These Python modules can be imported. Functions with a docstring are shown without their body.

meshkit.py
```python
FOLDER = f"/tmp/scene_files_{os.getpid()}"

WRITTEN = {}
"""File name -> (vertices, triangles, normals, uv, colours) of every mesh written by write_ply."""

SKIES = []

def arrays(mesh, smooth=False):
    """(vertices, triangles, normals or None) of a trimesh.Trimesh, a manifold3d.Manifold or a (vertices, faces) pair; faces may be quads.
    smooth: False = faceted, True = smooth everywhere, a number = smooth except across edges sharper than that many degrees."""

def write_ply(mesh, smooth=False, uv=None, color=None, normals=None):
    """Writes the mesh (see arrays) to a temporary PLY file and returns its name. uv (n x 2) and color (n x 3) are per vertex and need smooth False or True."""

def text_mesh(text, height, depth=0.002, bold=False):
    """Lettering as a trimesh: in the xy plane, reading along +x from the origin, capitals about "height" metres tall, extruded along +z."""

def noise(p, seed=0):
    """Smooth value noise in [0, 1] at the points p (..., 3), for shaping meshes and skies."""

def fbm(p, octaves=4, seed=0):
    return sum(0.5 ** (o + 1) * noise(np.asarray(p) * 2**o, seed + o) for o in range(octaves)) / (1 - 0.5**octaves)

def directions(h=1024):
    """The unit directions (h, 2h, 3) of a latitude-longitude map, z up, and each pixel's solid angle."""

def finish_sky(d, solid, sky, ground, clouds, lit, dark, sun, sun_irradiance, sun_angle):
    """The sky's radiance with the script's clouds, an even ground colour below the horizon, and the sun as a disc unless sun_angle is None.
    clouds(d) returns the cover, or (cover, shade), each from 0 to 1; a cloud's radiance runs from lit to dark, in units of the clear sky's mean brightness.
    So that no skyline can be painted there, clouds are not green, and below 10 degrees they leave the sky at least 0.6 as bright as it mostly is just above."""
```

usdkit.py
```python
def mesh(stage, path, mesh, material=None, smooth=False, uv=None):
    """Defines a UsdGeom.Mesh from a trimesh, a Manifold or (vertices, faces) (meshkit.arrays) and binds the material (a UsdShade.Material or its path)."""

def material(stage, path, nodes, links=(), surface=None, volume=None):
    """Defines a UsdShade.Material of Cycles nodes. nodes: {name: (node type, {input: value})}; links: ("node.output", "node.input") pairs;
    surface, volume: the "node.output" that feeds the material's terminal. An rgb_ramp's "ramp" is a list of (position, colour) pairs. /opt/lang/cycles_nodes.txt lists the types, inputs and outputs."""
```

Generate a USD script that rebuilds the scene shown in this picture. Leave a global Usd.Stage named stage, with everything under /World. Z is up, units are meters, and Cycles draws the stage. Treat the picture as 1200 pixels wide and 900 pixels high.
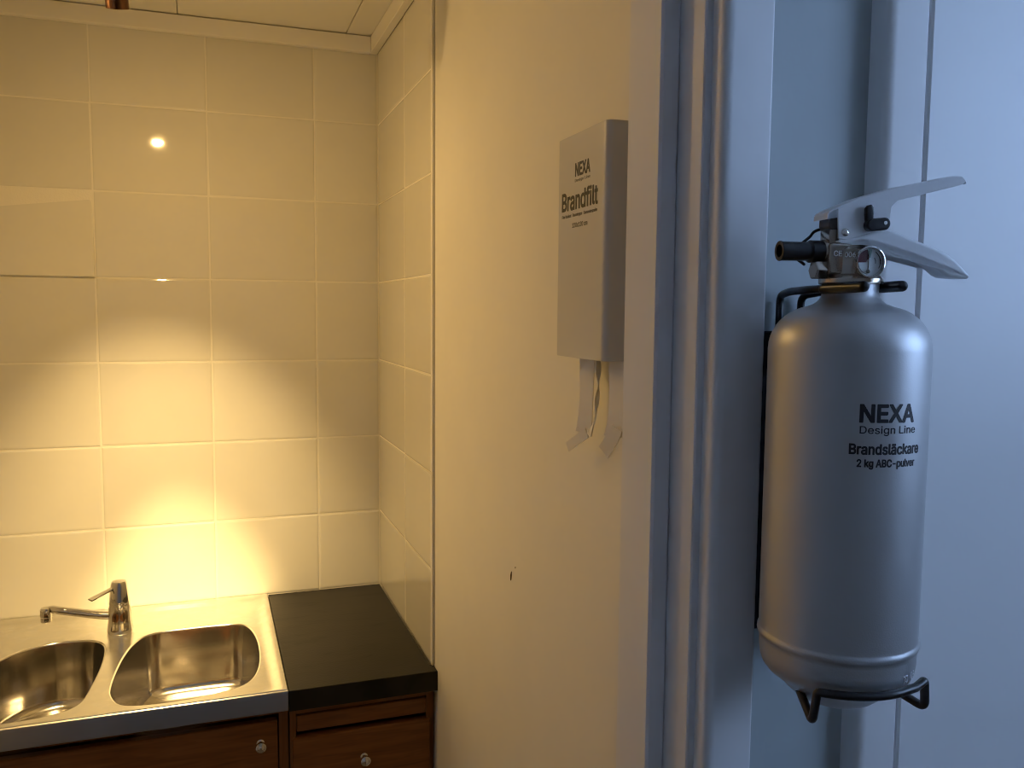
import math, random
import numpy as np, trimesh, manifold3d, shapely
import shapely.affinity
import shapely.geometry as sg
import meshkit, usdkit
from pxr import Usd, UsdGeom, UsdLux, UsdShade, Gf, Sdf

random.seed(7)
rng = np.random.default_rng(7)
stage = Usd.Stage.CreateInMemory()
UsdGeom.SetStageUpAxis(stage, "Z")
UsdGeom.SetStageMetersPerUnit(stage, 1.0)
UsdGeom.Xform.Define(stage, "/World")
UsdGeom.Scope.Define(stage, "/World/Looks")

# ------------------------------------------------------------------ camera, daylight, exposure
EXPOSURE = 0.0
SKY = (0.42, 0.61, 1.0)
SKY_STRENGTH = 2.2
LAMP_COLOR = (1.0, 0.63, 0.22)
BEAM_COLOR = (1.0, 0.69, 0.29)
SPOT_POWER = 13.5          # the beam of the ceiling spotlight
SPILL_POWER = 4.7         # and of the light round it
BULB_STRENGTH = 1650.0     # its glowing bulb face
F, YAW, PITCH, ROLL, ZC = 1005.87, 0.341639, -0.085854, 0.008198, 1.642846
_f = np.array([math.sin(YAW) * math.cos(PITCH), math.cos(YAW) * math.cos(PITCH), math.sin(PITCH)])
_r = np.array([math.cos(YAW), -math.sin(YAW), 0.0])
_u = np.cross(_r, _f)
_r, _u = math.cos(ROLL) * _r + math.sin(ROLL) * _u, -math.sin(ROLL) * _r + math.cos(ROLL) * _u
cam = UsdGeom.Camera.Define(stage, "/World/camera")
m = np.eye(4)
m[0, :3], m[1, :3], m[2, :3], m[3, :3] = _r, _u, -_f, (0, 0, ZC)
cam.AddTransformOp().Set(Gf.Matrix4d(m.tolist()))
cam.CreateHorizontalApertureAttr(36.0)
cam.CreateVerticalApertureAttr(27.0)
cam.CreateFocalLengthAttr(F / 1200 * 36.0)
cam.CreateClippingRangeAttr(Gf.Vec2f(0.02, 100))
cam.CreateExposureAttr(EXPOSURE)

dome = UsdLux.DomeLight.Define(stage, "/World/sky")          # dusk daylight outside the hall window
dome.CreateIntensityAttr(SKY_STRENGTH)
dome.CreateColorAttr(Gf.Vec3f(*SKY))

# ------------------------------------------------------------------ helpers
used = {}
origin = {}


def numbered(parent, name):
    k = used.get((parent, name), 0)
    used[(parent, name)] = k + 1
    return name if k == 0 else f"{name}_{k:03d}"


def thing(name, label, cat, loc=(0, 0, 0), group=None):
    path = "/World/" + numbered("/World", name)
    x = UsdGeom.Xform.Define(stage, path)
    x.AddTranslateOp().Set(Gf.Vec3d(*map(float, loc)))
    p = x.GetPrim()
    p.SetCustomDataByKey("label", label)
    p.SetCustomDataByKey("category", cat)
    if group:
        p.SetCustomDataByKey("group", group)
    origin[path] = np.array(loc, float)
    return path


def setting(name, loc=(0, 0, 0), label=None):
    path = "/World/" + numbered("/World", name)
    x = UsdGeom.Xform.Define(stage, path)
    x.AddTranslateOp().Set(Gf.Vec3d(*map(float, loc)))
    x.GetPrim().SetCustomDataByKey("kind", "structure")
    if label:
        x.GetPrim().SetCustomDataByKey("label", label)
    origin[path] = np.array(loc, float)
    return path


def as_mesh(mesh):
    v, f, _ = meshkit.arrays(mesh, False)
    return trimesh.Trimesh(v, f, process=False)


def obj(name, mesh, mat, parent="/World", smooth=False, label=None, kind=None, cat=None, group=None):
    """One Mesh prim; the mesh is given in world coordinates."""
    path = parent + "/" + numbered(parent, name)
    t = as_mesh(mesh)
    o = origin.get(parent)
    if o is None and parent != "/World":
        o = origin.get("/World/" + parent.split("/")[2], np.zeros(3))
    if o is None:
        o = np.zeros(3)
    t.apply_translation(-o)
    p = usdkit.mesh(stage, path, t, mat, smooth=smooth).GetPrim()
    for k, v in (("label", label), ("kind", kind), ("category", cat), ("group", group)):
        if v:
            p.SetCustomDataByKey(k, v)
    return path


def struct(name, mesh, mat, label=None, smooth=False):
    return obj(name, mesh, mat, smooth=smooth, label=label, kind="structure")


def cat(*ms):
    return trimesh.util.concatenate([as_mesh(x) for x in ms])


def hull(pts):
    return trimesh.convex.convex_hull(np.asarray(pts, float))


def box(x0, x1, y0, y1, z0, z1, c=0.0):
    """An axis-aligned box with chamfered edges."""
    if c <= 0:
        b = trimesh.creation.box((x1 - x0, y1 - y0, z1 - z0))
        b.apply_translation(((x0 + x1) / 2, (y0 + y1) / 2, (z0 + z1) / 2))
        return b
    pts = []
    for dx, dy, dz in ((c, c, 0), (c, 0, c), (0, c, c)):
        for x in (x0 + dx, x1 - dx):
            for y in (y0 + dy, y1 - dy):
                for z in (z0 + dz, z1 - dz):
                    pts.append((x, y, z))
    return hull(pts)


def frame_from(d):
    d = np.asarray(d, float) / np.linalg.norm(d)
    a = np.array([0, 0, 1.0]) if abs(d[2]) < 0.9 else np.array([1.0, 0, 0])
    u = np.cross(a, d)
    u /= np.linalg.norm(u)
    return u, np.cross(d, u), d


def lathe(profile, base=(0, 0, 0), axis=(0, 0, 1), n=48):
    """profile: (radius, height) from one end to the other; radius 0 closes an end."""
    u, w, d = frame_from(axis)
    base = np.asarray(base, float)
    th = np.linspace(0, 2 * np.pi, n, endpoint=False)
    ring = np.cos(th)[:, None] * u + np.sin(th)[:, None] * w
    V, idx = [], []
    for r, h in profile:
        if r <= 1e-9:
            idx.append([len(V)])
            V.append(base + h * d)
        else:
            idx.append(list(range(len(V), len(V) + n)))
            V.extend(base + h * d + r * ring)
    Fs = []
    for a, b in zip(idx, idx[1:]):
        if len(a) == 1 and len(b) == 1:
            continue
        for i in range(n):
            j = (i + 1) % n
            if len(a) == 1:
                Fs.append((a[0], b[j], b[i]))
            elif len(b) == 1:
                Fs.append((a[i], a[j], b[0]))
            else:
                Fs += [(a[i], a[j], b[j]), (a[i], b[j], b[i])]
    t = trimesh.Trimesh(np.array(V), np.array(Fs), process=False)
    if t.volume < 0:
        t.invert()
    return t


def smooth_path(pts, per=8):
    """Catmull-Rom through the points."""
    P = np.asarray(pts, float)
    P = np.vstack([2 * P[0] - P[1], P, 2 * P[-1] - P[-2]])
    out = []
    for i in range(1, len(P) - 2):
        for t in np.linspace(0, 1, per, endpoint=False):
            a, b, c, d = P[i - 1], P[i], P[i + 1], P[i + 2]
            out.append(0.5 * (2 * b + (c - a) * t + (2 * a - 5 * b + 4 * c - d) * t * t + (3 * b - a - 3 * c + d) * t ** 3))
    out.append(P[-2])
    return np.array(out)


def round_corners(pts, r, per=5):
    P = [np.asarray(p, float) for p in pts]
    out = [P[0]]
    for a, b, c in zip(P, P[1:], P[2:]):
        u, w = a - b, c - b
        k = min(r, 0.45 * np.linalg.norm(u), 0.45 * np.linalg.norm(w))
        s, e = b + u / np.linalg.norm(u) * k, b + w / np.linalg.norm(w) * k
        for t in np.linspace(0, 1, per + 1):
            out.append((1 - t) ** 2 * s + 2 * t * (1 - t) * b + t * t * e)
    out.append(P[-1])
    return np.array(out)


def tube(pts, r, n=12, round_end=True):
    P = np.asarray(pts, float)
    R = np.full(len(P), r) if np.ndim(r) == 0 else np.asarray(r, float)
    T = np.gradient(P, axis=0)
    T /= np.linalg.norm(T, axis=1)[:, None]
    u, _, _ = frame_from(T[0])
    V, th = [], np.linspace(0, 2 * np.pi, n, endpoint=False)
    rings = []

    def add(c, t, u, rad):
        w = np.cross(t, u)
        rings.append(range(len(V), len(V) + n))
        V.extend(c + rad * (np.cos(th)[:, None] * u + np.sin(th)[:, None] * w))

    us = []
    for t in T:
        u = u - (u @ t) * t
        u /= np.linalg.norm(u)
        us.append(u)
    if round_end:
        for a in (80, 50, 25):
            add(P[0] - T[0] * R[0] * math.sin(math.radians(a)), T[0], us[0], R[0] * math.cos(math.radians(a)))
    for c, t, u, rad in zip(P, T, us, R):
        add(c, t, u, rad)
    if round_end:
        for a in (25, 50, 80):
            add(P[-1] + T[-1] * R[-1] * math.sin(math.radians(a)), T[-1], us[-1], R[-1] * math.cos(math.radians(a)))
    Fs = []
    for a, b in zip(rings, rings[1:]):
        for i in range(n):
            j = (i + 1) % n
            Fs += [(a[i], a[j], b[j]), (a[i], b[j], b[i])]
    c0, c1 = len(V), len(V) + 1
    V += [np.mean([V[i] for i in rings[0]], 0), np.mean([V[i] for i in rings[-1]], 0)]
    for i in range(n):
        j = (i + 1) % n
        Fs += [(c0, rings[0][j], rings[0][i]), (c1, rings[-1][i], rings[-1][j])]
    t = trimesh.Trimesh(np.array(V), np.array(Fs), process=False)
    if t.volume < 0:
        t.invert()
    return t


def plate(poly, half, to3d, r=0.0, steps=3):
    """A flat outline (points a, z) with thickness 2*half across it and edges rounded by r; to3d maps (a, z, b) to the world."""
    P = np.asarray(sg.polygon.orient(sg.Polygon(poly)).exterior.coords[:-1], float)
    e = np.roll(P, -1, 0) - P
    nrm = np.stack([e[:, 1], -e[:, 0]], 1)
    nrm /= np.linalg.norm(nrm, axis=1)[:, None]
    vn = nrm + np.roll(nrm, 1, 0)
    vn /= np.maximum((vn * vn).sum(1) / 2, 0.6)[:, None]
    lev = [(-half + r * (1 - math.sin(a)), r * (1 - math.cos(a))) for a in np.linspace(math.pi / 2, 0, steps + 1)] if r else [(-half, 0.0)]
    lev = lev + [(-b, d) for b, d in reversed(lev)]
    V, k = [], len(P)
    for b, d in lev:
        Q = P - vn * d
        V += [(q[0], q[1], b) for q in Q]
    Fs = []
    for L in range(len(lev) - 1):
        for i in range(k):
            j = (i + 1) % k
            a, b, c, dd = L * k + i, L * k + j, (L + 1) * k + j, (L + 1) * k + i
            Fs += [(a, b, c), (a, c, dd)]
    Q = P - vn * lev[0][1]
    tri = manifold3d.triangulate([Q])
    Fs += [(a, c, b) for a, b, c in tri] + [(a + (len(lev) - 1) * k, b + (len(lev) - 1) * k, c + (len(lev) - 1) * k) for a, b, c in tri]
    t = trimesh.Trimesh(np.array([to3d(*v) for v in V]), np.array(Fs), process=False)
    if t.volume < 0:
        t.invert()
    return t


def lettering(text, width, cap, place, bold=False, depth=0.0003, fat=0.0, max_edge=0.004):
    """Raised print: scaled to width and capital height, each vertex put into the world by place(x, y, height)."""
    t = meshkit.text_mesh(text, 0.01, depth, bold)
    top = np.all(t.vertices[t.faces][:, :, 2] > depth * 0.5, axis=1)
    shape = shapely.union_all([sg.Polygon(q[:, :2]).buffer(1e-6) for q in t.vertices[t.faces[top]]])
    x0, _, x1, _ = shape.bounds
    sx, sy = (width - 2 * fat) / (x1 - x0), (cap - 2 * fat) / 0.01
    shape = shapely.affinity.affine_transform(shape, [sx, 0, 0, sy, -x0 * sx + fat - width / 2, fat]).buffer(fat, join_style="mitre" if fat else 1).simplify(width * 2e-4)
    t = trimesh.util.concatenate([trimesh.creation.extrude_polygon(g, depth, engine="earcut") for g in getattr(shape, "geoms", [shape]) if g.area > 1e-10])
    vv, ff = trimesh.remesh.subdivide_to_size(t.vertices, t.faces, max_edge)
    return trimesh.Trimesh(np.array([place(*q) for q in vv]), ff, process=True)


# ------------------------------------------------------------------ materials
def look(name, color, rough=0.5, metal=0.0, bump=0.0, bump_scale=200.0, vary=0.0, vary_scale=6.0, stretch=(1, 1, 1), rough_vary=0.0, **kw):
    nodes = {"p": ("principled_bsdf", {"base_color": color, "roughness": rough, "metallic": metal, **kw}), "tc": ("texture_coordinate", {}),
             "mp": ("mapping", {"scale": stretch})}
    links = [("tc.object", "mp.vector")]
    if vary:
        nodes["n"] = ("noise_texture", {"scale": vary_scale, "detail": 5.0, "roughness": 0.6})
        nodes["r"] = ("rgb_ramp", {"ramp": [(0.3, tuple(c * (1 - vary) for c in color)), (0.7, tuple(min(1, c * (1 + vary * 0.5)) for c in color))]})
        links += [("mp.vector", "n.vector"), ("n.fac", "r.fac"), ("r.color", "p.base_color")]
    if rough_vary:
        nodes["n2"] = ("noise_texture", {"scale": vary_scale * 2, "detail": 4.0})
        nodes["mr"] = ("map_range", {"from_min": 0.3, "from_max": 0.7, "to_min": max(0.02, rough - rough_vary), "to_max": rough + rough_vary})
        links += [("mp.vector", "n2.vector"), ("n2.fac", "mr.value"), ("mr.result", "p.roughness")]
    if bump:
        nodes["nb"] = ("noise_texture", {"scale": bump_scale, "detail": 3.0})
        nodes["b"] = ("bump", {"strength": bump, "distance": 0.002})
        links += [("mp.vector", "nb.vector"), ("nb.fac", "b.height"), ("b.normal", "p.normal")]
    return usdkit.material(stage, "/World/Looks/" + name, nodes, links, surface="p.BSDF")


M = {}
M["plaster"] = look("warm_white_plaster", (0.80, 0.77, 0.70), 0.62, bump=0.10, bump_scale=60, vary=0.04, vary_scale=3)
M["hall_paint"] = look("hall_white_paint", (0.78, 0.78, 0.77), 0.6)
M["grey_wall"] = look("grey_green_wall_paint", (0.43, 0.47, 0.475), 0.6, bump=0.06, bump_scale=90, vary=0.03)
M["gloss_white"] = look("white_gloss_woodwork", (0.78, 0.77, 0.765), 0.5, bump=0.03, bump_scale=40)
M["door_paint"] = look("white_door_paint", (0.78, 0.78, 0.78), 0.4, bump=0.02, bump_scale=30)
M["tile"] = [look(f"cream_glazed_tile_{'abc'[i]}", c, 0.05, bump=0.05, bump_scale=14, vary=0.02, vary_scale=9) for i, c in enumerate(((0.685, 0.66, 0.585), (0.70, 0.675, 0.60), (0.67, 0.645, 0.57)))]
M["grout"] = look("pale_grout", (0.755, 0.72, 0.63), 0.8, bump=0.3, bump_scale=300)
M["ceiling"] = look("white_ceiling_board", (0.80, 0.77, 0.70), 0.5)
M["trim"] = look("white_painted_trim", (0.80, 0.77, 0.70), 0.45)
M["steel"] = look("brushed_steel", (0.74, 0.72, 0.68), 0.22, 1.0, rough_vary=0.03, vary_scale=8)
M["steel_front"] = look("satin_steel_edge", (0.46, 0.45, 0.44), 0.33, 1.0)
M["steel_bowl"] = look("bowl_steel", (0.68, 0.65, 0.60), 0.14, 1.0, bump=0.015, bump_scale=60, stretch=(12, 12, 1))
M["chrome"] = look("chrome", (0.68, 0.66, 0.63), 0.05, 1.0)
M["dark"] = look("dark_recess", (0.02, 0.018, 0.015), 0.7)
M["black_plastic"] = look("black_plastic", (0.012, 0.012, 0.014), 0.35, bump=0.05, bump_scale=500)
M["black_wire"] = look("black_coated_wire", (0.010, 0.010, 0.012), 0.32)
M["silver"] = look("silver_spray_paint", (0.50, 0.50, 0.505), 0.44, 0.75, bump=0.05, bump_scale=900)
M["lever"] = look("pale_lever_paint", (0.80, 0.80, 0.81), 0.33, 0.0, bump=0.05, bump_scale=400)
M["valve"] = look("nickel_plated_valve", (0.46, 0.40, 0.34), 0.20, 1.0, bump=0.05, bump_scale=500)
M["print"] = look("black_print", (0.008, 0.008, 0.012), 0.5)
M["print_faint"] = look("grey_print", (0.10, 0.095, 0.09), 0.5)
M["print_white"] = look("white_print", (0.8, 0.8, 0.8), 0.5)
M["box"] = look("silver_box_enamel", (0.58, 0.57, 0.565), 0.40, 0.1, bump=0.04, bump_scale=700)
M["strap"] = look("white_webbing", (0.86, 0.82, 0.74), 0.8, bump=0.2, bump_scale=900)
M["dial"] = look("gauge_dial", (0.93, 0.94, 0.95), 0.3)
M["red"] = look("gauge_red", (0.13, 0.02, 0.03), 0.4)
M["green"] = look("gauge_green", (0.30, 0.45, 0.42), 0.4)
M["brown_metal"] = look("bronze_lacquer", (0.17, 0.085, 0.05), 0.22, 0.9)
M["floor"] = look("grey_floor_covering", (0.30, 0.28, 0.25), 0.5, vary=0.15, vary_scale=20)
M["stone"] = usdkit.material(stage, "/World/Looks/dark_slate_laminate", {
    "tc": ("texture_coordinate", {}), "mp": ("mapping", {"scale": (4, 24, 4)}), "n": ("noise_texture", {"scale": 1.7, "detail": 6.0, "roughness": 0.6, "distortion": 0.6}),
    "r": ("rgb_ramp", {"ramp": [(0.34, (0.003, 0.003, 0.003)), (0.43, (0.013, 0.011, 0.010)), (0.75, (0.019, 0.016, 0.014))]}),
    "nb": ("noise_texture", {"scale": 260.0, "detail": 3.0}), "b": ("bump", {"strength": 0.25, "distance": 0.001}),
    "p": ("principled_bsdf", {"roughness": 0.40, "specular_ior_level": 0.28})},
    [("tc.object", "mp.vector"), ("mp.vector", "n.vector"), ("n.fac", "r.fac"), ("r.color", "p.base_color"), ("tc.object", "nb.vector"), ("nb.fac", "b.height"), ("b.normal", "p.normal")], surface="p.BSDF")


def wood(name, stretch):
    return usdkit.material(stage, "/World/Looks/" + name, {
        "tc": ("texture_coordinate", {}), "mp": ("mapping", {"scale": stretch}), "n": ("noise_texture", {"scale": 5.0, "detail": 7.0, "roughness": 0.65, "distortion": 0.8}),
        "r": ("rgb_ramp", {"ramp": [(0.25, (0.12, 0.042, 0.011)), (0.5, (0.22, 0.082, 0.022)), (0.75, (0.30, 0.120, 0.036))]}),
        "b": ("bump", {"strength": 0.08, "distance": 0.001}), "p": ("principled_bsdf", {"roughness": 0.42, "specular_ior_level": 0.3})},
        [("tc.object", "mp.vector"), ("mp.vector", "n.vector"), ("n.fac", "r.fac"), ("r.color", "p.base_color"), ("n.fac", "b.height"), ("b.normal", "p.normal")], surface="p.BSDF")


M["wood"] = wood("reddish_wood_upright", (14, 14, 1.2))
M["wood_flat"] = wood("reddish_wood_level", (1.2, 14, 14))
M["bulb"] = usdkit.material(stage, "/World/Looks/lit_bulb", {"e": ("emission", {"color": LAMP_COLOR, "strength": BULB_STRENGTH})}, [], surface="e.emission")
M["bulb_dim"] = usdkit.material(stage, "/World/Looks/lit_bulb_fainter", {"e": ("emission", {"color": LAMP_COLOR, "strength": BULB_STRENGTH * 0.76})}, [], surface="e.emission")
M["glass"] = usdkit.material(stage, "/World/Looks/window_glass", {"t": ("transparent_bsdf", {"color": (0.97, 0.98, 0.98)}), "g": ("glossy_bsdf", {"roughness": 0.0}), "m": ("mix_closure", {"fac": 0.05})},
                             [("t.BSDF", "m.closure1"), ("g.BSDF", "m.closure2")], surface="m.closure")

# ------------------------------------------------------------------ the rooms
XW, YB, ZT = 0.4294, 2.2649, 2.294     # tiled right wall, tiled back wall, underside of the ceiling trim
XP = 0.4344                            # plaster face of the right wall
YW, YC = 0.575, 0.555                  # hall face of the dividing wall, face of its casings
XL = -0.69                             # left wall of the kitchenette
CZ = 2.336                             # kitchenette ceiling
HX0, HX1, HY0, HZ = -1.7, 1.45, -2.4, 2.5

struct("floor", box(HX0, HX1, HY0, 2.5, -0.1, 0.0), M["floor"])
struct("ceiling_hall", box(HX0 - 0.2, HX1 + 0.2, HY0 - 0.2, 0.66, HZ, HZ + 0.1), M["hall_paint"])
struct("wall_hall_left", box(HX0 - 0.15, HX0, HY0 - 0.15, 0.66, 0, HZ), M["hall_paint"])
struct("wall_hall_rear", box(HX0, HX1 + 0.15, HY0 - 0.15, HY0, 0, HZ), M["hall_paint"])
WY0, WY1, WZ0, WZ1 = -0.80, 0.26, 1.50, 2.38
struct("wall_hall_right", cat(box(HX1, HX1 + 0.2, HY0, WY0, 0, HZ), box(HX1, HX1 + 0.2, WY1, 0.66, 0, HZ),
                              box(HX1, HX1 + 0.2, WY0, WY1, 0, WZ0), box(HX1, HX1 + 0.2, WY0, WY1, WZ1, HZ)), M["hall_paint"])
w = setting("window_1", (HX1 + 0.1, (WY0 + WY1) / 2, WZ0))
fr = [box(HX1 + 0.07, HX1 + 0.12, WY0, WY0 + 0.06, WZ0, WZ1, .004), box(HX1 + 0.07, HX1 + 0.12, WY1 - 0.06, WY1, WZ0, WZ1, .004),
      box(HX1 + 0.07, HX1 + 0.12, WY0 + .06, WY1 - .06, WZ0, WZ0 + 0.06, .004), box(HX1 + 0.07, HX1 + 0.12, WY0 + .06, WY1 - .06, WZ1 - 0.06, WZ1, .004)]
obj("window_frame", cat(*fr), M["gloss_white"], w)
obj("pane", box(HX1 + 0.093, HX1 + 0.097, WY0 + .058, WY1 - .058, WZ0 + .058, WZ1 - .058), M["glass"], w)

# the wall between hall and kitchenette, with the open doorway on the left and a closed door on the right
DX0 = -0.46
d = setting("wall_divider", (0.4, YW, 0))
obj("wall_panel", cat(box(0.3635, 0.5455, YW, 0.66, 0, HZ), box(HX0, DX0 - 0.02, YW, 0.66, 0, HZ), box(DX0 - 0.02, 0.3635, YW, 0.66, 2.08, HZ),
                      box(0.5455, 1.29, YW, 0.66, 2.085, HZ), box(1.29, HX1, YW, 0.66, 0, HZ)), M["grey_wall"], d)
obj("kitchen_plaster", cat(box(DX0 - .03, 0.3640, 0.6602, 0.6640, 2.08, 2.6), box(XL, DX0 - .025, 0.6602, 0.6640, 0, 2.6)), M["plaster"], d)
t4 = setting("trim_1", (0.36, YW, 0), "white painted frame and casing of the open doorway")
obj("doorway_jamb", cat(box(0.3529, 0.3655, 0.571, 0.662, 0, 2.08, .0012), box(DX0 - 0.0225, DX0 - 0.0029, 0.571, 0.662, 0, 2.08, .0012), box(DX0 - .0029, 0.3529, 0.571, 0.662, 2.062, 2.08, .0012)), M["gloss_white"], t4)
obj("door_stop", cat(box(0.3363, 0.3535, 0.606, 0.6625, 0, 2.062, .0022), box(DX0 - 0.0029, DX0 + 0.0137, 0.606, 0.6625, 0, 2.062, .0022), box(DX0 + .0137, 0.3363, 0.606, 0.6625, 2.046, 2.062, .0022)), M["gloss_white"], t4)


def casing(x0, x1, z1, flip=False):
    """Upright casing board with an eased inner edge."""
    out = [(x0, YW), (x0, YC + .006), (x0 + .0015, YC + .0025), (x0 + .005, YC + .0005), (x0 + .009, YC), (x1 - .003, YC), (x1 - .0006, YC + .0012), (x1, YC + .004), (x1, YW)]
    if flip:
        out = [(x0 + x1 - x, y) for x, y in out]
    return plate(out, z1 / 2, lambda a, b, c: (a, b, c + z1 / 2))


obj("casing_board", casing(0.3595, 0.4030, 2.055), M["gloss_white"], t4, smooth=40)
obj("casing_board", casing(DX0 - 0.053, DX0 - 0.0095, 2.055, True), M["gloss_white"], t4, smooth=40)
obj("casing_board", box(DX0 - 0.053, 0.403, YC, YW, 2.0555, 2.10, .002), M["gloss_white"], t4)
t5 = setting("trim_2", (0.53, YW, 0), "white casing around the closed door on the right")
obj("casing_board", casing(0.5082, 0.5490, 2.072), M["gloss_white"], t5, smooth=40)
obj("casing_board", casing(1.262, 1.303, 2.072, True), M["gloss_white"], t5, smooth=40)
obj("casing_board", box(0.5082, 1.303, YC, YW, 2.0725, 2.115, .002), M["gloss_white"], t5)
obj("doorway_jamb", cat(box(0.5457, 0.5490, YW, 0.66, 0, 2.085), box(0.549, 0.562, 0.605, 0.66, 0, 2.085), box(1.249, 1.29, 0.605, 0.66, 0, 2.085), box(.562, 1.249, 0.605, 0.66, 2.06, 2.085)), M["gloss_white"], t5)
dr = setting("door_1", (0.90, YC, 0.01))
obj("door_leaf", box(0.5522, 1.2590, YC + 0.001, 0.602, 0.01, 2.068, .0018), M["door_paint"], dr)
obj("door_handle", cat(lathe([(0, 0), (.026, 0), (.026, .006), (.010, .008), (.009, .045), (0, .045)], (1.20, YC + .001, 1.02), (0, -1, 0), 24), tube([(1.20, YC - .04, 1.02), (1.08, YC - .04, 1.02)], .008)), M["chrome"], dr, smooth=40)

# kitchenette shell
struct("wall_left", box(XL - 0.12, XL, 0.66, YB + 0.12, 0, 2.6), M["plaster"])
wr = setting("wall_right", (XP, 1.4, 0))
obj("plaster", cat(box(XP, XP + 0.11, 0.6605, 1.6900, 0, 2.6), box(XP + .004, XP + 0.11, 1.69, YB + .12, 0, 2.6)), M["plaster"], wr)
obj("scuff_mark", tube([(XP - .0002, 1.2185, 1.228), (XP - .0003, 1.2168, 1.236), (XP - .0002, 1.2160, 1.2415)], [.0010, .0017, .0009], 6), look("scuff", (0.10, 0.06, 0.03), .8), wr)
obj("scuff_mark", tube([(XP - .0002, 1.199, 1.2525), (XP - .0002, 1.1988, 1.254)], .0008, 6), "/World/Looks/scuff", wr)
wb = setting("wall_back", (0, YB, 0))
obj("grout_bed", box(XL - .12, XP + 0.11, YB + 0.0012, YB + 0.12, 0, 2.6), M["grout"], wb)
obj("grout_bed", box(XW + .0012, XP + .0041, 1.6995, YB + 0.0012, 0.9, 2.40), M["grout"], wr)
# ceiling boards
cl = setting("ceiling", (0, 1.4, CZ))
xe = [XL, -0.445, -0.0495, 0.3475, XP]
for a, b in zip(xe, xe[1:]):
    obj("ceiling_board", box(a + .0007, b - .0007, 0.66, YB, CZ, CZ + 0.014, .0015), M["ceiling"], cl)
obj("ceiling_backing", box(XL - .12, XP + .11, 0.56, YB + .12, CZ + 0.014, 2.62), M["ceiling"], cl)
struct("trim_3", box(XL, 0.4092, YB - 0.020, YB - .0003, ZT, CZ - 0.0022, .0015), M["trim"], "white ceiling trim along the tiled back wall")
struct("trim_4", box(0.4094, XW - .001, 1.70, YB - .0003, ZT + .001, CZ - 0.0008, .0015), M["trim"], "white ceiling trim along the tiled side wall")
struct("trim_5", box(XW - 0.0006, XP, 1.6915, 1.7005, 0.9003, CZ - .001, .0012), M["trim"], "narrow white edge strip closing the side wall tiles")

# tiles: each one a shallow pillow with its own slight tilt
TH, TW, Z0, X0 = 0.203126, 0.256924, 2.118447, -0.246384
G = 0.00115


def tile_mesh(a0, a1, z0, z1, to3d, tilt=(0, 0)):
    pts = []
    ca, cz = (a0 + a1) / 2, (z0 + z1) / 2
    for ins, dep in ((0, -0.004), (0, 0.0002), (0.0009, 0.0011), (0.0032, 0.0018), (0.007, 0.0020)):
        for a in (a0 + ins, a1 - ins):
            for z in (z0 + ins, z1 - ins):
                k = 0 if dep < 0 else tilt[0] * (a - ca) + tilt[1] * (z - cz) + max(0, abs(tilt[1]) - .01) * .05
                pts.append(to3d(a, z, dep + k))
    return hull(pts)


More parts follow.
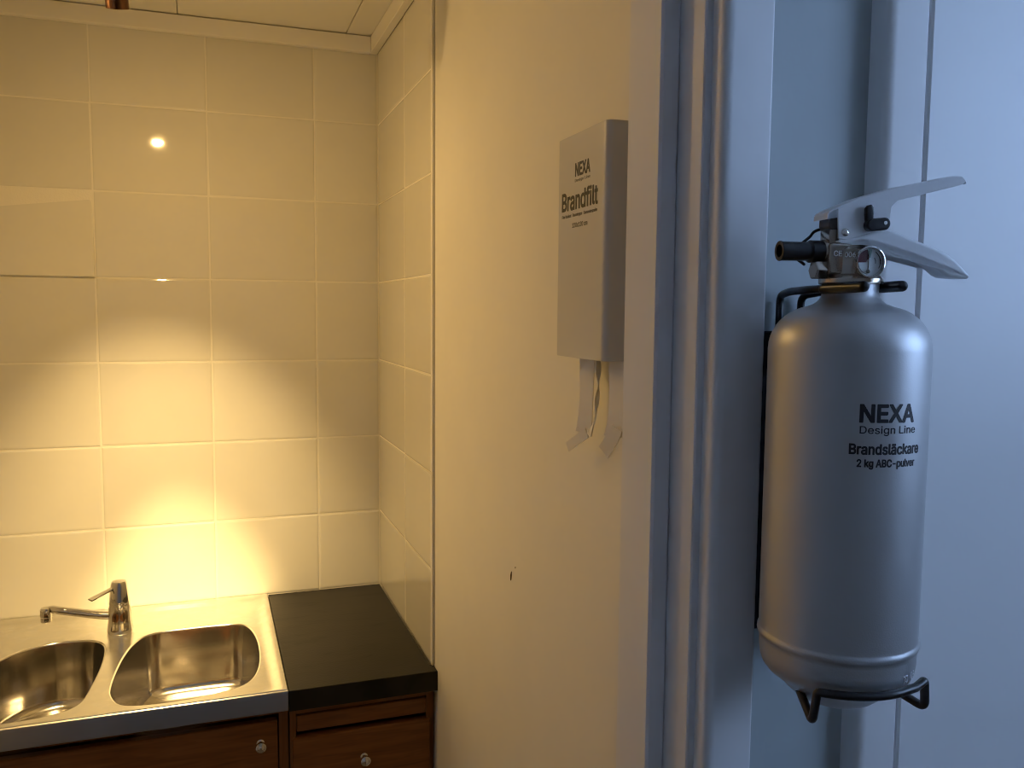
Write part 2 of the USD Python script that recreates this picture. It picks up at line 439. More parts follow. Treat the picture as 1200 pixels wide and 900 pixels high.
rows = [(ZT - 0.012 + 0.02, Z0)] + [(Z0 - k * TH, Z0 - (k + 1) * TH) for k in range(6)]
cols = [XL, X0 - TW, X0, X0 + TW, X0 + 2 * TW, XW]
tr = random.Random(3)
for ri, (zt, zb) in enumerate(rows):
    for ci, (a, b) in enumerate(zip(cols, cols[1:])):
        tl = (tr.gauss(0, .0020), tr.gauss(0, .0020))
        if ri == 2 and ci == 1:
            tl = (0.006, -0.047)
        if ri == 1 and ci == 2:
            tl = (0.0, 0.0)
        g = obj("tile", tile_mesh(a + G, b - G, zb + G, zt - G, lambda a, z, dd: (a, YB + .002 - dd, z), tl), M["tile"][tr.randrange(3)], wb)
SV = [1.7012, 1.9489, YB + .0002]
for ri, (zt, zb) in enumerate(rows):
    for a, b in zip(SV, SV[1:]):
        tl = (tr.gauss(0, .0016), tr.gauss(0, .0016))
        obj("tile", tile_mesh(a + G, b - G, zb + G, zt - G, lambda a, z, dd: (XW + .002 - dd, a, z), tl), M["tile"][tr.randrange(3)], wr)

# ------------------------------------------------------------------ ceiling spotlight
LX, LY, LZ = -0.1300, 1.630, 2.1430
AIM = np.array([-0.065, 2.15, 0.90]) - np.array([LX, LY, LZ])
AIM /= np.linalg.norm(AIM)


def spotlight(label, at, aim, bulb):
    at = np.asarray(at, float)
    sp = thing("ceiling_spotlight", label, "lamp", (at[0], at[1], CZ))
    obj("housing", lathe([(0.0158, 0.001), (0.0180, 0), (0.0183, .002), (0.0183, .105), (0.0165, .112), (0, .114)], at, -aim, n=40), M["brown_metal"], sp, smooth=40)
    obj("liner", lathe([(0.0158, 0.001), (0.0156, 0.02), (0, 0.02)], at, -aim, n=32), M["chrome"], sp, smooth=40)
    knee = at - aim * .060
    obj("stem", cat(tube([knee, (knee[0], knee[1], CZ - .008)], .0055, 16), lathe([(0, -.021), (.007, -.021), (.007, .021), (0, .021)], knee, np.cross(aim, (0, 0, 1.0)), 20)), M["brown_metal"], sp, smooth=40)
    obj("ceiling_rose", lathe([(0, 0), (.042, 0), (.045, .003), (.045, .010), (.042, .012), (0, .012)], (knee[0], knee[1], CZ - .012), n=40), M["brown_metal"], sp, smooth=40)
    obj("bulb", lathe([(0, -0.0015), (0.006, -.0010), (0.010, .0010), (0.0125, 0.004), (0.0135, .010), (0.012, .016), (0, .018)], at, -aim, n=28), bulb, sp, smooth=40, label="glowing bulb")
    return sp


sp = spotlight("slender brown metal spotlight on the ceiling, tilted down towards the sink", (LX, LY, LZ), AIM, M["bulb"])
for nm, power, cone, target in (("beam", SPOT_POWER, 12.5, (-0.065, 2.15, 0.90)), ("spill", SPILL_POWER, 28.0, (-0.10, 2.17, 0.95))):   # the narrow beam of the reflector and the fainter light round it
    beam = UsdLux.SphereLight.Define(stage, sp + "/" + nm)
    beam.CreateRadiusAttr(0.011)
    beam.CreateIntensityAttr(power * 4000)
    beam.CreateColorAttr(Gf.Vec3f(*BEAM_COLOR))
    sh = UsdLux.ShapingAPI.Apply(beam.GetPrim())
    sh.CreateShapingConeAngleAttr(cone)
    sh.CreateShapingConeSoftnessAttr(1.0)
    src = np.array([LX, LY, LZ]) + AIM * .014
    uu, ww, dd = frame_from(src - np.array(target))
    mm = np.eye(4)
    mm[0, :3], mm[1, :3], mm[2, :3], mm[3, :3] = uu, ww, dd, src - np.array([LX, LY, CZ])
    UsdGeom.Xformable(beam).AddTransformOp().Set(Gf.Matrix4d(mm.tolist()))
aim2 = np.array([0.43, 1.20, 1.55]) - np.array([-0.46, 1.60, 2.15])
spotlight("second brown metal spotlight on the ceiling, turned towards the plaster wall", (-0.46, 1.60, 2.15), aim2 / np.linalg.norm(aim2), M["bulb_dim"])

# ------------------------------------------------------------------ sink, worktop, cabinets
ZS = 0.9040
SX0, SX1, SY0, SY1 = -0.682, 0.1345, 1.6650, YB - 0.0015


def outline(pts, n=96):
    """A closed smooth outline through the points, resampled evenly, counter-clockwise."""
    P = np.asarray(pts, float)
    q = np.vstack([P[-1], P, P[0], P[1]])
    out = []
    for i in range(1, len(P) + 1):
        for t in np.linspace(0, 1, 16, endpoint=False):
            a, b, c, d_ = q[i - 1], q[i], q[(i + 1) % len(q)], q[(i + 2) % len(q)]
            out.append(0.5 * (2 * b + (c - a) * t + (2 * a - 5 * b + 4 * c - d_) * t * t + (3 * b - a - 3 * c + d_) * t ** 3))
    ring = sg.Polygon(out).buffer(0)
    ring = ring.buffer(-0.012).buffer(0.012)
    e = sg.polygon.orient(ring).exterior
    return np.array([e.interpolate(s, True).coords[0] for s in np.linspace(0, 1, n, endpoint=False)])


RB = outline([(-0.128, 2.090), (-0.03, 2.098), (0.052, 2.090), (0.082, 2.055), (0.096, 1.95), (0.090, 1.82), (0.062, 1.742), (0.0, 1.712), (-0.08, 1.700), (-0.160, 1.712), (-0.190, 1.760), (-0.196, 1.83), (-0.186, 1.96), (-0.165, 2.05)])
LB = outline([(-0.285, 2.093), (-0.340, 2.094), (-0.405, 2.060), (-0.450, 1.985), (-0.478, 1.88), (-0.480, 1.79), (-0.452, 1.727), (-0.38, 1.705), (-0.29, 1.712), (-0.243, 1.745), (-0.228, 1.83), (-0.221, 1.95), (-0.227, 2.04), (-0.250, 2.080)])


def inward(P, d_):
    e = np.roll(P, -1, 0) - np.roll(P, 1, 0)
    n_ = np.stack([-e[:, 1], e[:, 0]], 1)
    n_ /= np.linalg.norm(n_, axis=1)[:, None]
    return P + n_ * d_


def loft(rings):
    k = len(rings[0])
    V = np.vstack(rings)
    Fs = []
    for L in range(len(rings) - 1):
        for i in range(k):
            j = (i + 1) % k
            Fs += [(L * k + i, L * k + j, (L + 1) * k + j), (L * k + i, (L + 1) * k + j, (L + 1) * k + i)]
    return V, Fs


ZD = ZS - 0.0100      # pressed-down deck inside the raised rim
BOWL = 0.150


def bowl(P, dx, dy):
    c = P.mean(0) + np.array([dx, dy])
    z3 = lambda Q, z: np.column_stack([Q, np.full(len(Q), z)])
    rings = [z3(P, ZD)]
    for a in (30, 60, 90):
        rings.append(z3(inward(P, .0035 * math.sin(math.radians(a))), ZD - .0035 * (1 - math.cos(math.radians(a)))))
    for s in np.linspace(.1, 1, 8):
        rings.append(z3(inward(P, .0035 + .010 * s), ZD - .0035 - (BOWL - .030) * s))
    B = inward(P, .0135)
    zb = ZD - .0035 - (BOWL - .030)
    for a in (18, 36, 54, 72, 90):
        rings.append(z3(inward(B, .026 * (1 - math.cos(math.radians(a)))), zb - .024 * math.sin(math.radians(a))))
    E_ = rings[-1][:, :2]
    z_ = rings[-1][0, 2]
    for s in (.8, .6, .4, .28):
        rings.append(z3(c + (E_ - c) * s, z_ - .003 * (1 - s)))
    th = np.linspace(0, 2 * np.pi, len(P), endpoint=False) + math.atan2(*(E_[0] - c)[::-1])
    circ = np.column_stack([np.cos(th), np.sin(th)])
    rings.append(z3(c + circ * .036, z_ - .003))
    rings.append(z3(c + circ * .034, z_ - .006))
    V, Fs = loft(rings)
    V = np.vstack([V, [[*c, z_ - .006]]])
    k, n_ = len(P), len(V) - 1
    Fs += [(n_ - k + i, n_ - k + (i + 1) % k, n_) for i in range(k)]
    return trimesh.Trimesh(V, np.array(Fs), process=False), c, z_ - .006


def rrect(x0, x1, y0, y1, r, n=6):
    out = []
    for cx, cy, a0 in ((x1 - r, y0 + r, -90), (x1 - r, y1 - r, 0), (x0 + r, y1 - r, 90), (x0 + r, y0 + r, 180)):
        for a in np.linspace(a0, a0 + 90, n):
            out.append((cx + r * math.cos(math.radians(a)), cy + r * math.sin(math.radians(a))))
    return np.array(out)


sink = thing("double_bowl_sink", "stainless steel double bowl sink unit set in the counter by the tiled wall", "sink", (-0.27, 1.96, 0.75))
rings = []
for ins, z in ((0.0, ZS - .0015), (0.0015, ZS), (0.006, ZS), (0.010, ZS - .0005), (0.014, ZS - .0020), (0.018, ZS - .0043), (0.022, ZS - .0068), (0.026, ZS - .0086), (0.030, ZS - .0096), (0.034, ZD)):
    x0_, x1_, y0_, y1_ = SX0 + ins, SX1 - ins, SY0 + ins * .55, SY1 - ins * 1.35
    Q = rrect(x0_, x1_, y0_, y1_, 0.003 + max(0, ins - .012) * 1.6)
    rings.append(np.column_stack([Q, np.full(len(Q), z)]))
V, Fs = loft(rings)
inner = rings[-1][:, :2]
tri = manifold3d.triangulate([inner, RB[::-1], LB[::-1]])
allp = np.vstack([inner, RB[::-1], LB[::-1]])
n0 = len(V)
V = np.vstack([V, np.column_stack([allp, np.full(len(allp), ZD)])])
Fs += [tuple(n0 + i for i in t_) for t_ in tri]
obj("deck", trimesh.Trimesh(V, np.array(Fs), process=False), M["steel"], sink, smooth=30)
apron = [(SY0 + .0003, ZS - .0012), (SY0 - .0025, ZS - .003), (SY0 - .0035, ZS - .007), (SY0 - .0035, ZS - .040), (SY0 - .002, ZS - .0425), (SY0 + .02, ZS - .0425), (SY0 + .02, ZS - .008), (SY0 + .006, ZS - .0045)]
obj("front_edge", plate(apron, (SX1 - SX0) / 2, lambda a, z, b: ((SX0 + SX1) / 2 + b, a, z)), M["steel_front"], sink, smooth=40)
for P, dx, dy in ((RB, 0, 0.02), (LB, 0.0, 0.02)):
    bm, c, zz = bowl(P, dx, dy)
    b_ = obj("bowl", bm, M["steel_bowl"], sink, smooth=50)
    obj("drain", cat(lathe([(0, 0.0005), (.020, .0008), (.026, .002), (.031, .0025), (.0335, .0012), (.0335, 0)], (c[0], c[1], zz), n=32),
                     lathe([(0, .006), (.007, .006), (.009, .004), (.009, .001)], (c[0], c[1], zz), n=20)), M["chrome"], b_, smooth=40)

slab = thing("worktop", "dark slate coloured worktop slab right of the sink", "worktop", (0.28, 1.96, 0.857))
obj("slab", plate([(0.1362, SY0 - .001), (XP - .0004, SY0 - .001), (XP - .0004, 1.6995), (XW - .0022, 1.7003), (XW - .0022, YB - .0024), (0.1362, YB - .0024)], .021, lambda x, y, b: (x, y, .879 + b), .0012, 2), M["stone"], slab)

# mixer tap
FX, FY = -0.2030, 2.122
fa = thing("mixer_tap", "chrome single lever mixer tap between the two sink bowls", "tap", (FX, FY, ZD))
fz = ZD
tp = [(0, 0), (.0275, 0), (.0285, .003), (.0280, .010), (.0262, .022), (.0250, .032), (.0246, .042), (.0238, .058), (.0226, .067), (.0228, .069), (.0214, .084), (.0194, .100), (.0180, .111), (.0172, .1160), (.0150, .1195), (.007, .1212), (0, .1214)]
obj("body", lathe(tp, (FX, FY, fz), n=40), M["chrome"], fa, smooth=35)
tip = np.array([-0.3585, 2.148, fz + .058])
spp = smooth_path([(FX - .008, FY, fz + .040), (FX - .035, FY + .003, fz + .0415), (FX - .08, FY + .010, fz + .049), (FX - .128, FY + .017, fz + .0585), (tip[0] + .012, tip[1], tip[2] + .0015), (tip[0] + .003, tip[1], tip[2] - .003)], 8)
so = obj("spout", tube(spp, np.interp(np.linspace(0, 1, len(spp)), [0, .15, .8, 1], [.0105, .0098, .0088, .0105]), 16), M["chrome"], fa, smooth=50)
obj("aerator", lathe([(0, 0), (.0110, 0), (.0122, .0015), (.0122, .011), (.0115, .012), (.0128, .013), (.0128, .0285), (.0105, .0325), (0, .0335)], (tip[0], tip[1], tip[2] - .026), n=28), M["chrome"], so, smooth=40)
lv0, lv1 = np.array([FX - .010, FY - .007, fz + .1065]), np.array([FX - .0550, FY - .037, fz + .0930])
ld = (lv1 - lv0) / np.linalg.norm(lv1 - lv0)
ls = np.cross(ld, [0, 0, 1]); ls /= np.linalg.norm(ls)
lu = np.cross(ls, ld)
lp = []
for s, hw, ht in ((0, .0070, .0034), (.012, .0060, .0030), (.035, .0075, .0026), (.050, .0092, .0024), (.0575, .0092, .0022)):
    lp.append([lv0 + ld * s + ls * a * hw + lu * b * ht for a, b in ((-1, -.5), (-.7, -1), (.7, -1), (1, -.5), (1, .5), (.7, 1), (-.7, 1), (-1, .5))])
V, Fs = loft([np.array(x) for x in lp])
k = 8
Fs += [(0, i + 1, i) for i in range(1, k - 1)] + [(len(V) - k, len(V) - k + i, len(V) - k + i + 1) for i in range(1, k - 1)]
lm = trimesh.Trimesh(V, np.array(Fs), process=False)
if lm.volume < 0:
    lm.invert()
obj("lever", lm, M["chrome"], fa, smooth=25)


def knob(x, y, z, parent):
    obj("knob", lathe([(0, 0), (.0075, 0), (.0075, .002), (.0045, .004), (.0042, .010), (.0062, .0135), (.0098, .0165), (.0108, .0200), (.0100, .023), (.0070, .0245), (.0065, .0238), (.0035, .0256), (0, .026)], (x, y, z), (0, -1, 0), 28), M["chrome"], parent, smooth=30)


CF = 1.6935           # face of the doors and drawers
sc = thing("sink_cabinet", "reddish brown wooden base cabinet under the sink, with round chrome knob", "cabinet", (-0.27, CF, 0))
obj("carcass", cat(box(-0.686, -0.668, CF + .02, YB - .01, .1, .852), box(0.119, 0.137, CF + .012, YB - .01, .1, .856), box(-0.668, .119, CF + .02, YB - .01, .1, .118), box(-.668, .119, CF + .022, CF + .04, .834, .857)), M["wood"], sc)
obj("plinth", box(-.686, .137, CF + .06, CF + .078, .0, .1), M["dark"], sc)
d1 = obj("door", box(-0.480, 0.1155, CF, CF + .019, .125, .8305, .0022), M["wood_flat"], sc)
d2 = obj("door", box(-0.684, -0.484, CF, CF + .019, .125, .8305, .0022), M["wood_flat"], sc)
knob(0.0825, CF, 0.790, d1)
knob(-0.512, CF, 0.790, d2)
rc = thing("drawer_cabinet", "reddish brown wooden base cabinet with pull-out board and drawer under dark worktop", "cabinet", (0.285, CF, 0))
obj("carcass", cat(box(0.1395, 0.1515, CF + .006, YB - .01, .1, .857), box(0.4185, 0.4338, CF + .006, YB - .01, .1, .857), box(.1515, .4185, CF + .02, YB - .01, .1, .118), box(.1515, .4185, CF + .03, YB - .01, .60, .612)), M["wood"], rc)
obj("top_rail", box(.1515, .4185, CF + .004, CF + .025, .8355, .857, .001), M["wood_flat"], rc)
obj("pull_out_board", box(.1530, .4170, CF + .003, 2.1, .7985, .8315, .0016), M["wood_flat"], rc)
dw = obj("drawer", cat(box(.1440, .4262, CF, CF + .019, .615, .7865, .0022), box(.160, .41, CF + .019, 2.1, .63, .75)), M["wood_flat"], rc)
d3 = obj("door", box(.1440, .4262, CF, CF + .019, .125, .611, .0022), M["wood"], rc)
knob(.2860, CF, .7275, dw)
knob(.176, CF, .56, d3)
obj("plinth", box(.1395, .430, CF + .06, CF + .078, .0, .1), M["dark"], rc)

# ------------------------------------------------------------------ fire blanket box on the plaster wall
BX, BY0, BY1, BZ0, BZ1 = 0.3850, 0.8020, 0.9300, 1.5905, 1.8362
fb = thing("fire_blanket_box", "silver grey fire blanket box on the plaster wall with two white pull straps", "fire blanket", (XP, (BY0 + BY1) / 2, BZ0))


def bcorner(cx, cy, r, a0):
    return [(cx + r * math.cos(math.radians(a)), cy + r * math.sin(math.radians(a))) for a in np.linspace(a0, a0 + 90, 6)]


plan = [(XP - .0002, BY0), (XP - .0002, BY1)] + bcorner(BX + .004, BY1 - .004, .004, 90) + bcorner(BX + .008, BY0 + .008, .008, 180)
obj("case", plate(plan, (BZ1 - BZ0) / 2, lambda a, b, c: (a, b, c + (BZ0 + BZ1) / 2), .0012, 2), M["box"], fb, smooth=35)
ym = 0.873


def on_box(yc, z):
    return lambda x, y, hgt: (BX + .0001 - hgt, yc - x, z + y)


obj("lettering", lettering("NEXA", .0395, .0140, on_box(.8615, 1.7895), True, fat=.0003), M["print"], fb)
obj("lettering", lettering("Design Line", .0395, .0032, on_box(.8615, 1.7835)), M["print_faint"], fb)
obj("lettering", lettering("Brandfilt", .0955, .0195, on_box(.8695, 1.7545), True, fat=.00022), M["print"], fb)
obj("lettering", lettering("Fire blanket   Brannteppe   Sammutuspeite", .0935, .0034, on_box(.8695, 1.7465), True), M["print_faint"], fb)
obj("lettering", lettering("120x120 cm", .0400, .0048, on_box(.8670, 1.7345), True), M["print_faint"], fb)


def ribbon(path, width_dirs, half, th=.0007):
    """A hanging strap: centre points and the direction of its width at each."""
    P = smooth_path(path, 7)
    W = smooth_path(width_dirs, 7)
    W /= np.linalg.norm(W, axis=1)[:, None]
    T = np.gradient(P, axis=0)
    N = np.cross(T, W)
    N /= np.linalg.norm(N, axis=1)[:, None]
    rings = [np.array([p - w_ * half - n_ * th, p + w_ * half - n_ * th, p + w_ * half + n_ * th, p - w_ * half + n_ * th]) for p, w_, n_ in zip(P, W, N)]
    V, Fs = loft(rings)
    Fs += [(0, 2, 1), (0, 3, 2), (len(V) - 4, len(V) - 3, len(V) - 2), (len(V) - 4, len(V) - 2, len(V) - 1)]
    t = trimesh.Trimesh(V, np.array(Fs), process=False)
    if t.volume < 0:
        t.invert()
    return t


XS = 0.411
F1, F2, F3 = (-.30, 1, 0), (-.22, 1, 0), (-.40, 1, 0)
# each strap: a flat tape facing the room, a twisted turn of it behind, and a loose end curling away from the wall
st = cat(ribbon([(XS, .8985, 1.600), (XS, .8985, 1.580), (XS, .8985, 1.556), (XS, .9000, 1.532), (XS, .9030, 1.512), (XS, .9060, 1.502)], [F1, F1, F2, F2, F1, F3], .0125),
         ribbon([(XS + .006, .8830, 1.600), (XS + .006, .8820, 1.578), (XS + .006, .8800, 1.560), (XS + .006, .8830, 1.543), (XS + .006, .8860, 1.525), (XS + .004, .8900, 1.512), (XS, .8960, 1.501)], [(.47, 1, 0), (.95, 1, 0), (.46, 1, 0), (.80, 1, 0), (.46, 1, 0), (.35, 1, 0), (-.1, 1, .2)], .0095),
         ribbon([(XS, .8960, 1.5025), (XS - .002, .9080, 1.4960), (XS - .003, .9270, 1.4870), (XS - .003, .9450, 1.4790)], [(-.2, .35, .9), (-.2, .35, .9), (-.2, .3, .9), (-.2, .2, .9)], .0058))
obj("pull_strap", st, M["strap"], fb, smooth=40)
st = cat(ribbon([(XS, .8215, 1.600), (XS, .8215, 1.580), (XS, .8215, 1.556), (XS, .8220, 1.538), (XS, .8250, 1.520), (XS, .8290, 1.508)], [F1, F1, F2, F2, F1, F3], .0125),
         ribbon([(XS + .006, .8010, 1.600), (XS + .006, .8030, 1.580), (XS + .005, .7980, 1.556), (XS + .006, .8040, 1.538), (XS + .006, .8090, 1.522), (XS + .004, .8110, 1.512)], [(.48, 1, 0), (1.2, 1, 0), (.5, 1, 0), (1.3, 1, 0), (1.0, 1, 0), (.5, 1, 0)], .0100),
         ribbon([(XS, .8200, 1.5180), (XS - .001, .8280, 1.5060), (XS - .002, .8380, 1.4960), (XS - .002, .8470, 1.4880)], [(-.3, .9, .3), (-.3, .8, .45), (-.3, .7, .5), (-.3, .6, .6)], .0085))
obj("pull_strap", st, M["strap"], fb, smooth=40)

# ------------------------------------------------------------------ fire extinguisher
AX = np.array([0.433, 0.4995])
AZ = math.radians(-100)
NN = np.array([math.cos(AZ), math.sin(AZ)])      # the way its print and gauge face
HH = np.array([-NN[1], NN[0]])                   # the way its handles point


def ex(a, z, b=0.0):
    q = AX + HH * a + NN * b
    return (q[0], q[1], z)


H3, N3 = np.array([*HH, 0]), np.array([*NN, 0])
fe = thing("fire_extinguisher", "silver powder fire extinguisher with black hooks on the narrow wall between casings", "fire extinguisher", (AX[0], AX[1], 1.3585))
prof = [(0, 1.3562), (.010, 1.3566), (.020, 1.3588), (.029, 1.3632), (.0355, 1.3688), (.0400, 1.3740), (.0445, 1.3770), (.0490, 1.3805), (.0520, 1.3845), (.0537, 1.3895), (.0543, 1.3950), (.0545, 1.4020), (.0546, 1.4045), (.0556, 1.4056), (.0562, 1.4075), (.0560, 1.4095), (.0552, 1.4105), (.0549, 1.4120), (.0550, 1.4160)]
prof += [(.055, z) for z in np.linspace(1.45, 1.60, 5)] + [(.055, 1.6170)]
for a in (8, 16, 24, 32, 40, 48, 56, 64, 72, 78):
    prof.append((.0225 + .0325 * math.cos(math.radians(a)), 1.6170 + .0310 * math.sin(math.radians(a))))
prof += [(.0245, 1.6492), (.0215, 1.6515), (.0198, 1.6540), (.0190, 1.6570), (.0190, 1.6632), (0, 1.6632)]
body = obj("cylinder", lathe(prof, (AX[0], AX[1], 0), n=128), M["silver"], fe, smooth=40)


def wrap(az0, z, r=.0550):
    return lambda x, y, hgt: (AX[0] + (r + hgt - .0001) * math.cos(math.radians(az0) + x / r), AX[1] + (r + hgt - .0001) * math.sin(math.radians(az0) + x / r), z + y)


obj("lettering", lettering("NEXA", .0400, .0118, wrap(-100.8, 1.5711), True, .00025, .00026), M["print"], fe, label="large black printed name on the cylinder")
obj("lettering", lettering("Design Line", .0412, .0050, wrap(-99.7, 1.5636), False, .00025, .00007), M["print"], fe)
obj("lettering", lettering("Brandsläckare", .0524, .0069, wrap(-100.3, 1.5498), True, .00025, .00016), M["print"], fe)
obj("lettering", lettering("2 kg ABC-pulver", .0432, .0051, wrap(-99.7, 1.5413), True, .00025, .00012), M["print"], fe)
obj("stamped_number", cat(lettering("73", .0052, .0050, wrap(-73.5, 1.3955 - .0065, .0544), False, .0005), lettering("05", .0060, .0050, wrap(-62.5, 1.3955 - .0060, .0543), False, .0005)), M["lever"], fe)

# valve
vb = [lathe([(0, 1.6632), (.0212, 1.6632), (.0218, 1.6640), (.0218, 1.6668), (.0200, 1.6690), (.0170, 1.6700), (.0165, 1.6870), (.013, 1.6900), (0, 1.6900)], (AX[0], AX[1], 0), n=40),
      plate([(-.0225, 1.6695), (.0130, 1.6695), (.0165, 1.6730), (.0165, 1.6830), (.0100, 1.6880), (-.0100, 1.6912), (-.0205, 1.6915), (-.0225, 1.6895)], .0105, ex, .002), plate([(-.0212, 1.6900), (-.0070, 1.6900), (-.0070, 1.7010), (-.0212, 1.7010)], .0068, ex, .001),
      lathe([(0, 0), (.0060, 0), (.0068, .0015), (.0068, .010), (0, .010)], ex(-.0305, 1.6725, .002), H3, 6),
      lathe([(0, 0), (.0086, 0), (.0086, .0125), (.0072, .0130), (.0072, .0160), (.0082, .0165), (.0082, .0205), (0, .0205)], ex(.0, 1.6776, .0), N3, 28),
      lathe([(0, 0), (.0078, 0), (.0085, .001), (.0085, .012), (0, .012)], ex(-.0240, 1.6857, 0), H3, 28)]
va = obj("valve", cat(*vb), M["valve"], fe, smooth=35)
obj("stem_cap", plate([(-.0212, 1.7010), (-.0108, 1.7010), (-.0098, 1.7040), (-.0105, 1.7100), (-.0222, 1.7080), (-.0222, 1.7035)], .0072, ex, .001), M["print_faint"], va, smooth=35)


def on_valve(a0, z, b=.0105):
    return lambda x, y, hgt: ex(a0 + x, z + y, b + hgt)


obj("lettering", cat(lettering("CE", .0062, .0036, on_valve(-.0168, 1.6822), True, .0002), lettering("0062", .0095, .0034, wrap(-130.0, 1.6815, .0166), True, .0002)), M["print_white"], va)
# gauge
ga = obj("pressure_gauge", lathe([(0, 0), (.0085, 0), (.0098, .0015), (.0106, .003), (.0109, .0065), (.0107, .0076), (.0101, .0078), (.0097, .0070), (.0095, .0048), (0, .0048)], ex(0, 1.6776, .0170), N3, 48), M["chrome"], va, smooth=35)
dial = "/World/" + fe.split("/")[2]


def disc_sector(a0, a1, r0, r1, b, th=.0002, n=18):
    out = [(r1 * math.cos(t), r1 * math.sin(t)) for t in np.radians(np.linspace(a0, a1, n))] + [(r0 * math.cos(t), r0 * math.sin(t)) for t in np.radians(np.linspace(a1, a0, n))]
    return plate(out, th / 2, lambda x, y, c: ex(x, 1.6776 + y, b + c))


obj("gauge_dial", lathe([(0, 0), (.0094, 0), (.0094, .0003), (0, .0003)], ex(0, 1.6776, .0217), N3, 40), M["dial"], fe)
obj("gauge_red_field", disc_sector(100, 182, .0022, .0088, .0222), M["red"], fe)
obj("gauge_green_field", disc_sector(78, 98, .0030, .0088, .0222), M["green"], fe)
obj("gauge_scale", cat(disc_sector(-30, 58, .0080, .0085, .0222), disc_sector(-10, 40, .0045, .0049, .0222), disc_sector(182, 262, .0080, .0084, .0222)), M["print_faint"], fe)
obj("gauge_needle", cat(plate([(-.0005, 1.6704), (.0003, 1.6704), (.0006, 1.6850), (.0002, 1.6854)], .0002, lambda a, z, b: ex(a - .0010, z, .0226 + b)), lathe([(0, 0), (.0013, 0), (.0013, .0010), (.0008, .0015), (0, .0016)], ex(-.0010, 1.6712, .0222), N3, 16)), M["valve"], fe)
obj("gauge_glass", lathe([(0, 0), (.0096, 0), (.0096, .0004), (0, .0009)], ex(0, 1.6776, .0238), N3, 40), M["glass"], fe, smooth=40)
# nozzle
obj("nozzle", lathe([(0, 0), (.0076, 0), (.0079, .0008), (.0079, .0125), (.0068, .0140), (.0066, .0150), (.0068, .0335), (.0071, .0345), (.0069, .0352), (.0045, .0352), (.0040, .020), (0, .020)], ex(-.0200, 1.6857, 0), -H3, 32), M["black_plastic"], fe, smooth=35)
# levers
near = [(-.0176, 1.7146), (-.0168, 1.7040), (-.0162, 1.6945), (-.0111, 1.6935), (-.001, 1.6960), (.0081, 1.6990), (.0200, 1.7030), (.0225, 1.7080), (.0235, 1.7170), (.0280, 1.7218), (.0420, 1.7250), (.0576, 1.7292), (.0690, 1.7320), (.0770, 1.7340), (.0800, 1.7362), (.0785, 1.7385), (.0720, 1.7398), (.0576, 1.7374), (.0350, 1.7322), (.0230, 1.7296), (.0135, 1.7268), (.0000, 1.7226), (-.0110, 1.7180)]
TW_ = .0016
topc = [(-.0245, 1.7092), (-.0240, 1.7125), (-.0200, 1.7150), (-.0105, 1.7190), (.0000, 1.7231), (.0135, 1.7273), (.0230, 1.7301), (.0350, 1.7327), (.0576, 1.7379), (.0715, 1.7402), (.0775, 1.7396), (.0808, 1.7366)]
webp = topc + [(a - .0004, z - TW_) for a, z in reversed(topc)]
up = [plate(near, .0008, lambda a, z, b: ex(a, z, .0088 + b), .0004, 1), plate(near, .0008, lambda a, z, b: ex(a, z, -.0088 + b), .0004, 1), plate(webp, .0094, ex, .0004, 1)]
ul = obj("squeeze_lever", cat(*up), M["lever"], fe, smooth=30)
obj("rivet", cat(lathe([(.0028, 0), (.0028, .0006), (.0022, .0014), (.0012, .0018), (0, .0019)], ex(-.0113, 1.6986, .0095), N3, 20), lathe([(.0015, 0), (.0015, .019)], ex(-.0113, 1.6986, -.0095), N3, 12)), M["chrome"], ul, smooth=40)
low = [(-.0175, 1.6930), (-.0100, 1.6945), (.0000, 1.6965), (.0120, 1.7000), (.0219, 1.7018), (.0300, 1.6998), (.0390, 1.6966), (.0480, 1.6935), (.0590, 1.6898), (.0690, 1.6860), (.0760, 1.6815), (.0820, 1.6765), (.0870, 1.6718), (.0890, 1.6695), (.0870, 1.6680), (.0790, 1.6682), (.0715, 1.6688), (.0675, 1.6705), (.0625, 1.6745), (.0560, 1.6785), (.0470, 1.6815), (.0350, 1.6850), (.0230, 1.6888), (.0140, 1.6905), (.0050, 1.6918), (-.0080, 1.6918), (-.0165, 1.6915)]
obj("carry_handle", plate(low, .0085, ex, .0026, 4), M["lever"], fe, smooth=45)
pin = obj("safety_pin", cat(plate(list(map(tuple, rrect(.0015, .0190, 1.6998, 1.7085, .0042, 6))), .0032, lambda a, z, b: ex(a + (z - 1.704) * -.06, z + (a - .01) * .10, .0130 + b), .0012, 3),
                           plate([(.0020, 1.7060), (.0068, 1.7060), (.0072, 1.7125), (.0068, 1.7160), (.0050, 1.7178), (.0028, 1.7172), (.0012, 1.7150), (.0012, 1.7110)], .0020, lambda a, z, b: ex(a, z, .0125 + b), .0010, 2)), M["black_plastic"], fe, smooth=40)
obj("pin_end", lathe([(0, 0), (.0013, 0), (.0013, .0004), (0, .0005)], ex(.0148, 1.7052, .0161), N3, 20), M["print_white"], pin)
obj("seal_cord", tube(smooth_path([ex(-.0330, 1.6770, -.006), ex(-.0385, 1.6835, -.010), ex(-.0340, 1.6905, -.011), ex(-.0270, 1.6965, -.011), ex(-.0200, 1.7020, -.0108), ex(.0050, 1.7050, -.0110), ex(.0280, 1.6960, -.0110), ex(.0335, 1.6895, -.0108), ex(.0310, 1.6850, -.0100), ex(.0240, 1.6795, -.0070), ex(.015, 1.6770, -.004)], 8), .0011, 8), M["black_plastic"], fe, smooth=50)

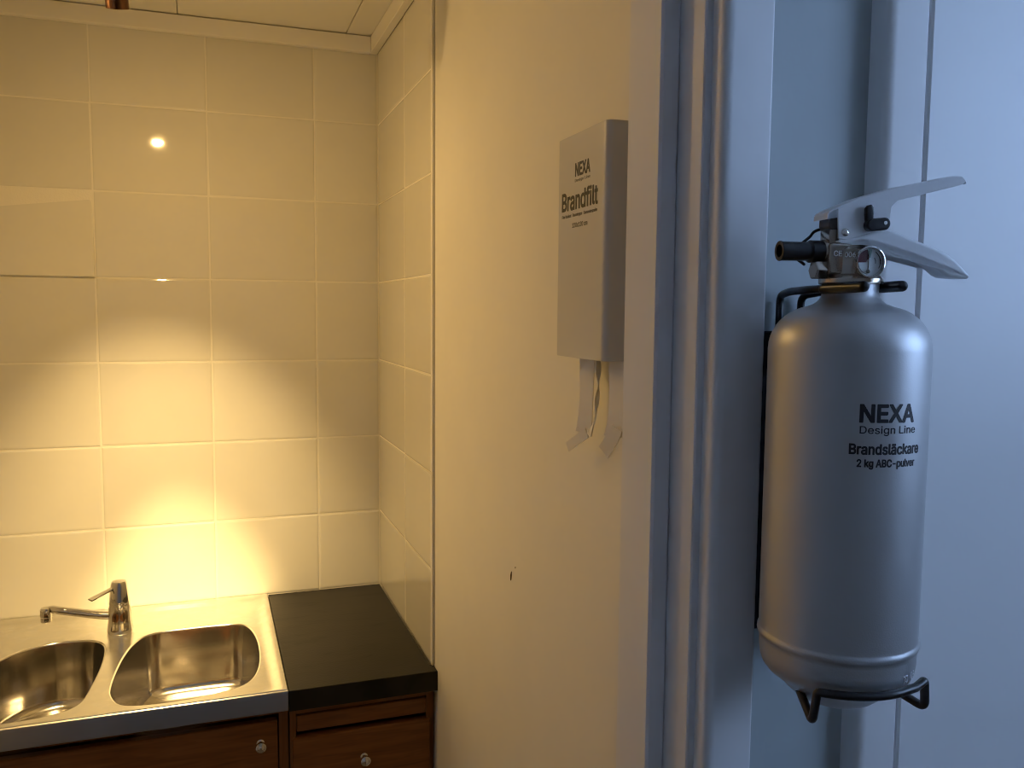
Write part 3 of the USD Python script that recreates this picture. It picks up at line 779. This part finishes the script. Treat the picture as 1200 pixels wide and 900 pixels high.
# wall hook that carries the extinguisher
br = thing("wall_bracket", "black wire wall bracket hooked round the neck and base of the extinguisher", "bracket", (0.441, 0.5748, 1.376))
obj("back_plate", cat(box(0.4042, 0.4560, 0.5722, 0.5748, 1.386, 1.628, .0010), box(0.4300, 0.4520, 0.5716, 0.5748, 1.376, 1.640, .0010)), M["black_wire"], br)
WR = .0030
cw = [(0.4255, .5695, 1.600), (0.4255, .5690, 1.6560), (0.4180, .548, 1.6585), (0.4108, .520, 1.6592), (0.4106, .490, 1.6598)]
obj("neck_hook", cat(tube(round_corners(cw + [(.4120, .4640, 1.6604)], .007), WR, 12), tube([(.4106, .500, 1.6596), (.4106, .490, 1.6598), (.4120, .4630, 1.6604)], .0039, 14)), M["black_wire"], br, smooth=50)
cw2 = [(0.4455, .5695, 1.600), (0.4455, .5690, 1.6560), (0.4500, .548, 1.6590), (0.4556, .520, 1.6605), (0.4560, .492, 1.6612), (.4545, .4745, 1.6616)]
obj("neck_hook", cat(tube(round_corners(cw2, .007), WR, 12), tube([(.4558, .505, 1.6608), (.4560, .492, 1.6612), (.4545, .4735, 1.6616)], .0039, 14)), M["black_wire"], br, smooth=50)


def cyl_pt(az, r, z):
    return np.array([AX[0] + r * math.cos(math.radians(az)), AX[1] + r * math.sin(math.radians(az)), z])


arc = [cyl_pt(a, np.interp(a, [-141, -130, -75, -60], [.0588, .0582, .0584, .0618]), np.interp(a, [-141, -70, -60], [1.3850, 1.3865, 1.3895])) for a in np.linspace(-141, -60, 18)]
loop = [(0.432, .5700, 1.3850), cyl_pt(-143, .0600, 1.3635)] + [arc[0]] + arc[1:-1] + [arc[-1]] + [cyl_pt(-58, .0625, 1.3690), (0.450, .5700, 1.3850)]
P = np.array([np.asarray(q, float) for q in loop])
head = round_corners([P[0], P[1], P[2], P[3]], .006, 6)[:-1]
tail = round_corners([P[-4], P[-3], P[-2], P[-1]], .006, 6)[1:]
obj("base_cradle", tube(np.vstack([head, P[3:-3], tail]), WR, 12), M["black_wire"], br, smooth=50)
